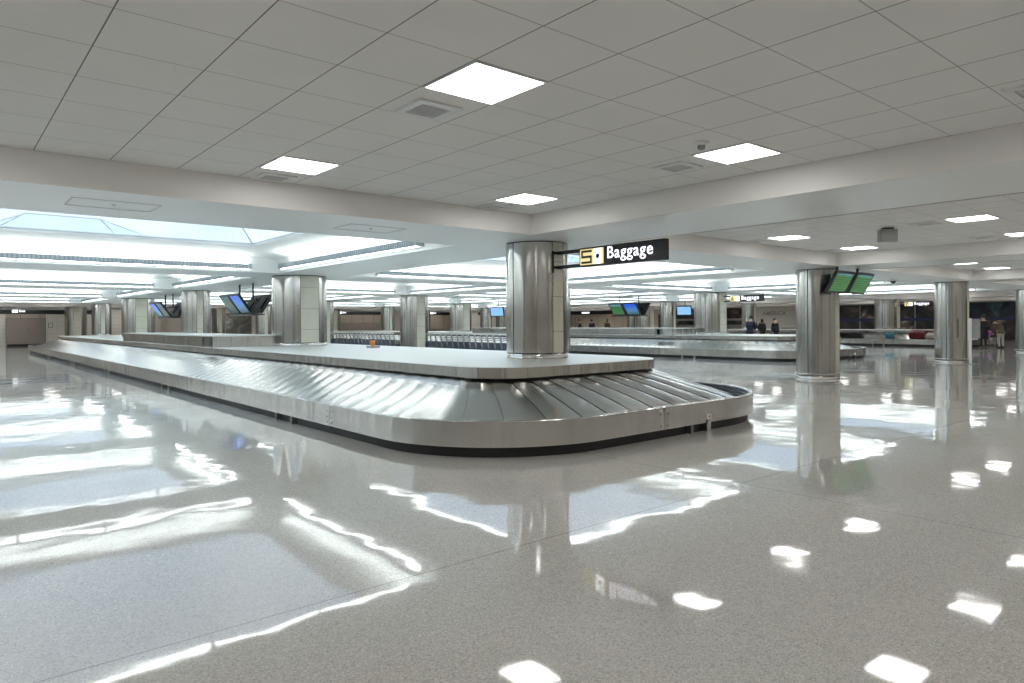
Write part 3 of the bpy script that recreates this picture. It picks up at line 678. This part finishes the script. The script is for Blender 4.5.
# ------------------------------------------------------------------ people
def person(label, x, y, rz, top, legs, bend=0, arm=0, long_coat=False, h=1.7, hair='hair', long_hair=False):
    t = thing('person', label, 'person', (x, y, 0), rz); k = h/1.72
    sb, cb = math.sin(bend), math.cos(bend)
    def U(px, py, pz):                       # upper body point, hinged at the hips (z .95), leaning towards -y
        dz = pz - .95; return ((px)*k, (py*cb - dz*sb)*k, (.95 + dz*cb + py*sb)*k)
    def Lw(px, py, pz): return (px*k, py*k, pz*k)
    V = []; E = []; Rr = []
    def add(p, r, link=None):
        V.append(p); Rr.append(r*k); i = len(V)-1
        if link is not None: E.append((link, i))
        return i
    pel = add(U(0, 0, .95), .14); wst = add(U(0, 0, 1.12), .125, pel); chs = add(U(0, .0, 1.33), .15, wst); nk = add(U(0, .0, 1.47), .058, chs)
    hd0 = add(U(0, -.01, 1.55), .075, nk); hd = add(U(0, -.015, 1.63), .088, hd0); add(U(0, -.01, 1.70), .05, hd); add(U(0, -.105, 1.60), .016, hd0)
    arms = []
    for s in (-1, 1):
        sh_ = add(U(.17*s, 0, 1.40), .065, chs)
        if arm: el = add(U(.22*s, -.14, 1.18), .045, sh_); wr = add(U(.16*s, -.38, 1.12), .028, el); pm = add(U(.15*s, -.45, 1.11), .03, wr); dr = (0, -1, -.1)
        else: el = add(U(.23*s, .02, 1.14), .045, sh_); wr = add(U(.24*s, -.05, .90), .028, el); pm = add(U(.24*s, -.07, .83), .03, wr); dr = (0, -.2, -1)
        base = Vector(V[pm])
        for fi in range(5):
            ln_ = (.05, .075, .082, .076, .06)[fi]*k; off = ((-.028, -.018, 0, .018, .034)[fi])*s*k
            side = Vector((off, 0, 0)) if arm else Vector((0, off, 0)); d = Vector(dr).normalized()
            if fi == 0: d = (d*.7 + (side.normalized()*.7)).normalized()
            q = add(tuple(base + side*.8 + d*.02), .009, pm); q2 = add(tuple(base + side + d*(.02 + ln_*.6)), .008, q); add(tuple(base + side + d*(.02 + ln_) + Vector((0, .008, -.01))), .007, q2)
        arms.append((sh_, el, wr))
        hp = add(Lw(.09*s, 0, .86), .085, pel); kn = add(Lw(.10*s, -.02, .48), .055, hp); an_ = add(Lw(.10*s, .02, .09), .036, kn); add(Lw(.11*s, -.12, .035), .03, an_)
    def grow(name, idx, scale, m, rmin=0):
        mp = {i: n_ for n_, i in enumerate(idx)}
        me = bpy.data.meshes.new(name); me.from_pydata([V[i] for i in idx], [(mp[a], mp[b]) for a, b in E if a in mp and b in mp], []); me.update()
        o = bpy.data.objects.new(name, me); COL.objects.link(o); md = o.modifiers.new('skin', 'SKIN'); md.use_smooth_shade = True
        o.modifiers.new('sub', 'SUBSURF').levels = 1; o.modifiers['sub'].render_levels = 1
        for n_, i in enumerate(idx): r = max(Rr[i]*scale, rmin); me.skin_vertices[0].data[n_].radius = (r, r)
        me.skin_vertices[0].data[0].use_root = True
        bpy.context.view_layer.update()
        ev = bpy.data.meshes.new_from_object(o.evaluated_get(bpy.context.evaluated_depsgraph_get())); bpy.data.objects.remove(o)
        ev.materials.clear(); ev.materials.append(m if not isinstance(m, str) else M[m]); ev.name = name
        q = bpy.data.objects.new(name, ev); COL.objects.link(q); q.parent = t; return q
    nb_ = len(V); hem = add(Lw(0, 0, .84), .15, pel); hem2 = add(Lw(0, .0, .76), .14, hem)
    grow('body', list(range(nb_)), 1, 'skin')
    torso = [pel, hem, hem2, wst, chs]
    for a in arms: torso += list(a)
    mt = mat('jacket', top, .8); ml = mat('trousers', legs, .8)
    grow('jacket', torso, 1.3, mt, .05)
    lg = [pel, wst]
    for s in (-1, 1):
        lg += [i for i in range(len(V)) if i < nb_ and abs(V[i][0] - .09*s*k) < .03*k and V[i][2] < .9*k and i not in lg and V[i][2] > .05*k and Rr[i] > .03*k]
    grow('trousers', lg, 1.25, ml, .05)
    if long_coat: MB().lathe([(.16*k, 1.0*k), (.20*k, .8*k), (.23*k, .5*k), (.22*k, .48*k)], n=18).build('coat_skirt', mt, t)
    hp_ = Vector(V[hd]); hm = MB(); n = 14
    prof = [(.001, .118), (.06, .108), (.092, .07), (.104, .02), (.10, -.03)] + ([(.095, -.12), (.08, -.2)] if long_hair else [(.085, -.06)])
    hm.lathe([(r*k, z*k) for r, z in prof], n=n); ho = hm.build('hair', hair, t); ho.location = tuple(hp_ + Vector((0, .036, .022))*k); ho.rotation_euler = (bend, 0, 0)
    # eyes and mouth
    f = MB()
    for s in (-1, 1): p_ = U(.032*s, -.095, 1.635); f.lathe([(.001, .008), (.010, 0), (.001, -.008)], x=p_[0], y=p_[1], n=6) if False else f.box(p_[0]-.009, p_[1]-.004, p_[2]-.004, p_[0]+.009, p_[1]+.004, p_[2]+.004)
    p_ = U(0, -.088, 1.565); f.box(p_[0]-.02, p_[1]-.004, p_[2]-.003, p_[0]+.02, p_[1]+.004, p_[2]+.003); f.build('face', 'hair', t)
    sh2 = MB()
    for s in (-1, 1): sh2.box((.11*s-.05)*k, -.19*k, 0, (.11*s+.05)*k, .08*k, .08*k, bev=.03*k)
    sh2.build('shoes', 'black_plastic', t)
    return t
person('person in a long black coat standing at the far right carousel', 40.8, 11.35, 2.3, (.012,.012,.014), (.012,.012,.015), long_coat=True)
person('person in a brown jacket bending over the far right carousel rim', 42.3, 11.0, 2.4, (.09,.065,.045), (.5,.46,.40), bend=.9, arm=1)
person('person in dark blue leaning forward behind the second carousel, beneath the second Baggage sign', 34.6, 20.7, 1.9, (.012,.014,.03), (.02,.02,.03), bend=.45, arm=1, h=1.8)
person('dark-haired person in black behind the second carousel, just left of the tall floor column', 35.3, 19.6, TH-PI/2+.4, (.015,.016,.018), (.02,.02,.03), h=1.62)
person('long-haired person in dark clothes standing between the two people behind the second carousel', 40.9, 23.6, TH+PI/2, (.015,.015,.02), (.02,.02,.03), long_hair=True, h=1.6)
person('distant person whose head shows right of the column under the second Baggage sign', 49.3, 29.0, TH, (.03,.03,.035), (.02,.02,.03), h=1.6)
person('leftmost of the distant people whose heads show above the second carousel housing', 39.5, 38.6, TH, (.02,.02,.025), (.02,.02,.03))
person('second from the left of the distant people seen above the second carousel housing', 40.9, 38.6, TH+1, (.02,.02,.03), (.02,.02,.03), h=1.68)
person('long-haired distant person right of the two others above the second carousel housing', 40.1, 36.2, TH+2, (.06,.03,.02), (.02,.02,.03), long_hair=True)
person('distant person in an orange top seen right of the hanging green and blue screens', 49.9, 40.1, TH, (.4,.1,.03), (.02,.02,.03), h=1.66)

# ------------------------------------------------------------------ far walls: bands, recesses, storefronts
def wall_piece(name, label, cat, x0, x1, z0, z1, m, d0=.02, d1=0, parts=None):
    """flat item fixed on the far wall (plane y = Y1)"""
    t = thing(name, label, cat, ((x0+x1)/2, Y1, 0)); hx = (x1-x0)/2
    MB().box(-hx, -d0, z0, hx, -.001, z1).build('panel', m, t); return t, hx
def band(x0, x1, lab, sx=None):
    t, hx = wall_piece('sign_band', lab, 'sign', x0, x1, 2.37, 2.785, 'sign_black', .12)
    if sx is not None:
        c = sx - (x0+x1)/2
        MB().box(c-.3, -.13, 2.47, c+.05, -.121, 2.72).build('icon', 'sign_white', t)
        text_mesh('lettering', 'Exit', .22, 'sign_white', t, (c+.12, -.121, 2.52), (PI/2, 0, 0), .002, .006)
band(X0+.1, 7.9, 'black sign band with a small lit sign along the top of the far left wall', 4.7)
band(8.9, 10.6, 'short black band between two distant columns at far left')
band(12.0, 13.2, 'short black band above the grey mural at far left')
band(29.7, 35.1, 'black sign band over the mirrored alcove seen right of the big tiled column', 30.6)
band(40.2, 46.2, 'black sign band above the glowing beige alcove behind the extinguisher column', 41.2)
band(47.5, 57.9, 'black sign band on the far wall left of the 5 Baggage column')
def alcove(x0, x1, z0, z1, m, lab, frame='steel_dark', extra=None):
    t = thing('wall_alcove', lab, 'alcove', ((x0+x1)/2, Y1, 0)); hx = (x1-x0)/2
    MB().box(-hx, -.03, z0, hx, -.001, z1).build('back_panel', m, t)
    f = MB().box(-hx-.08, -.10, z0, -hx, -.001, z1+.08).box(hx, -.10, z0, hx+.08, -.001, z1+.08).box(-hx, -.10, z1, hx, -.001, z1+.08); f.build('frame', frame, t)
    if extra == 'mirror':
        MB().box(-hx, -.05, z0, hx, -.03, 1.6).build('lower_panel', 'marble', t)
    if extra == 'ledge': MB().box(-hx, -.35, .95, hx, -.03, 1.02).build('ledge', 'wood', t)
    if extra == 'kick': MB().box(-hx, -.06, 0, hx, -.03, .14).build('kickplate', 'black', t)
    return t
alcove(4.1, 6.4, 0, 2.0, 'marble', 'brown stone panel recess in the far left wall', 'steel_dark', 'kick')
MB_t, _ = wall_piece('header_panel', 'brown header strip above the stone recess in the far left wall', 'panel', 4.02, 6.48, 2.09, 2.36, 'wood', .04)
alcove(12.1, 13.1, 0, 2.3, 'poster_snow', 'grey snowy mural on the far wall left of the farther screen cluster')
alcove(29.9, 34.9, 0, 2.3, 'wood', 'brown alcove with dark reflective lower panels right of the big tiled column', 'wood', 'mirror')
alcove(40.4, 46.0, 0, 2.3, 'wood', 'warm beige alcove with ledge behind the extinguisher column', 'wood', 'ledge')
alcove(19.5, 21.8, 0, 2.4, 'poster_snow', 'grey snowy mural under the near screen cluster')
t, hx = wall_piece('picture_frame', 'small framed notice on the tiled far left wall', 'frame', 6.62, 6.92, 1.35, 1.7, 'steel_dark', .03)
MB().box(-.11, -.034, 1.39, .11, -.03, 1.66).build('sheet', 'white', t)
# metal clad curved shaft between the columns, far left
t = thing('curved_wall', 'bronze coloured metal clad round shaft beneath the farther screen cluster', 'shaft', (14.0, 55.0, 0))
MB().cyl(0, 0, 0, SZ-.001, 1.25, 48).build('cladding', 'marble', t)
# unseen wall washers inferred from the bright far wall; baffle added to hide them
struct(MB().box(X0, Y1-1.35, SZ-.13, X1, Y1-1.31, SZ).build('trim_8', 'soffit'))
for k in range(9):
    x = -3 + 7.2*k
    t = thing('wall_washer', ORD[k] + ' strip light from the left behind the added baffle along the far wall', 'light', (x, Y1-1.15, SZ), 0, 'strip lights along the far wall')
    MB().box(-2.2, -.07, -.03, 2.2, .07, 0).build('housing', 'white_metal', t); MB().box(-2.15, -.05, -.036, 2.15, .05, -.03).build('lamp_strip', 'light_diffuser', t)
# right wall (plane x = X1)
def side_front(name, label, cat, y0, y1, kind):
    t = thing(name, label, cat, (X1, (y0+y1)/2, 0)); h_ = (y1-y0)/2
    if kind == 'store':
        MB().box(-.03, -h_, 0, -.001, h_, 1.42).build('lower_window', 'poster_dark', t)
        MB().box(-.03, -h_, 1.62, -.001, h_, 2.7).build('upper_window', 'poster_dark', t)
        MB().box(-.08, -h_, 1.42, -.001, h_, 1.62).build('blue_strip', 'sign_navy', t)
        f = MB()
        for k in range(4): y = -h_ + (2*h_-.08)*k/3; f.box(-.1, y, 0, -.03, y+.08, 1.42); f.box(-.1, y, 1.62, -.03, y+.08, 2.7)
        f.box(-.1, -h_, 2.7, -.001, h_, 2.78); f.build('frame', 'steel_dark', t)
    elif kind == 'teal':
        MB().box(-.03, -h_, 0, -.001, h_, 1.42).build('lower_window', 'poster_dark', t)
        MB().box(-.03, -h_, 1.62, -.001, h_, 2.7).build('upper_window', 'poster_teal', t)
        MB().box(-.08, -h_, 1.42, -.001, h_, 1.62).build('blue_strip', 'sign_navy', t)
        f = MB(); f.box(-.1, -h_, 2.7, -.001, h_, 2.78)
        for y in (-h_, -h_*.35, h_-.08): f.box(-.1, y, 0, -.03, y+.08, 1.42); f.box(-.1, y, 1.62, -.03, y+.08, 2.7)
        f.build('frame', 'steel_dark', t)
    elif kind == 'wood':
        MB().box(-.05, -h_, 0, -.001, h_, 2.36).build('panelling', 'wood_y', t)
        MB().box(-.12, -h_, 2.37, -.001, h_, 2.785).build('band', 'sign_black', t)
        MB().box(-.13, .4, 2.5, -.121, 1.6, 2.66).build('lit_sign', 'sign_white', t)
    elif kind == 'shelf':
        MB().box(-.05, -h_, 0, -.001, h_, 2.7).build('back', 'poster_dark', t)
        MB().box(-.3, -h_, 1.55, -.05, h_, 1.75).box(-.3, -h_, .75, -.05, h_, 1.15).build('counter', 'steel_dark', t)
    elif kind == 'door':
        MB().box(-.05, -h_, 0, -.001, h_, 2.2).build('leaf', 'dark_wall', t)
        MB().box(-.09, -h_-.12, 0, -.001, -h_, 2.35).box(-.09, h_, 0, -.001, h_+.12, 2.35).box(-.09, -h_, 2.2, -.001, h_, 2.35).build('frame', 'wood_y', t)
    return t
side_front('storefront', 'dark storefront with two tiers of posters, seen right of the tall floor column', 'storefront', 22.6, 29.0, 'store')
side_front('storefront', 'dark storefront with posters under the distant lit Baggage sign', 'storefront', 17.9, 22.0, 'store')
side_front('storefront', 'dark storefront with teal posters at far right behind the people', 'storefront', 6.0, 17.7, 'teal')
side_front('wood_panelling', 'beige panelled wall with black band and tiny lit sign beneath the 5 Baggage sign', 'wall panelling', 47.2, 62.0, 'wood')
side_front('service_door', 'dark door in the right wall, right of the hanging green and blue screens', 'door', 43.8, 45.2, 'door')
side_front('shop_counter', 'dark shop counter under the single pale blue screen', 'shop', 40.0, 43.3, 'shelf')
side_front('shop_shelf', 'dark shop shelves seen just under the second Baggage sign', 'shop', 35.2, 38.3, 'shelf')
t = thing('wall_lettering', 'row of dark metal letters on the pale wall left of the tall floor column', 'lettering', (X1, 33.4, 0))
text_mesh('letters', 'AMERICA', .50, 'steel_dark', t, (-.02, .0, 2.0), (PI/2, 0, -PI/2), .012, .012)
t = thing('wall_bench', 'low grey bench standing in front of the pale lettered wall', 'bench', (56.9, 29.6, 0))
MB().box(-.3, -1.5, .38, .3, 1.5, .45).box(.22, -1.5, .45, .3, 1.5, .9).build('seat', 'grey_plastic', t)
for y in (-1.3, 1.3): MB().box(-.26, y-.03, 0, .26, y+.03, .38).build('leg', 'steel_dark', t)
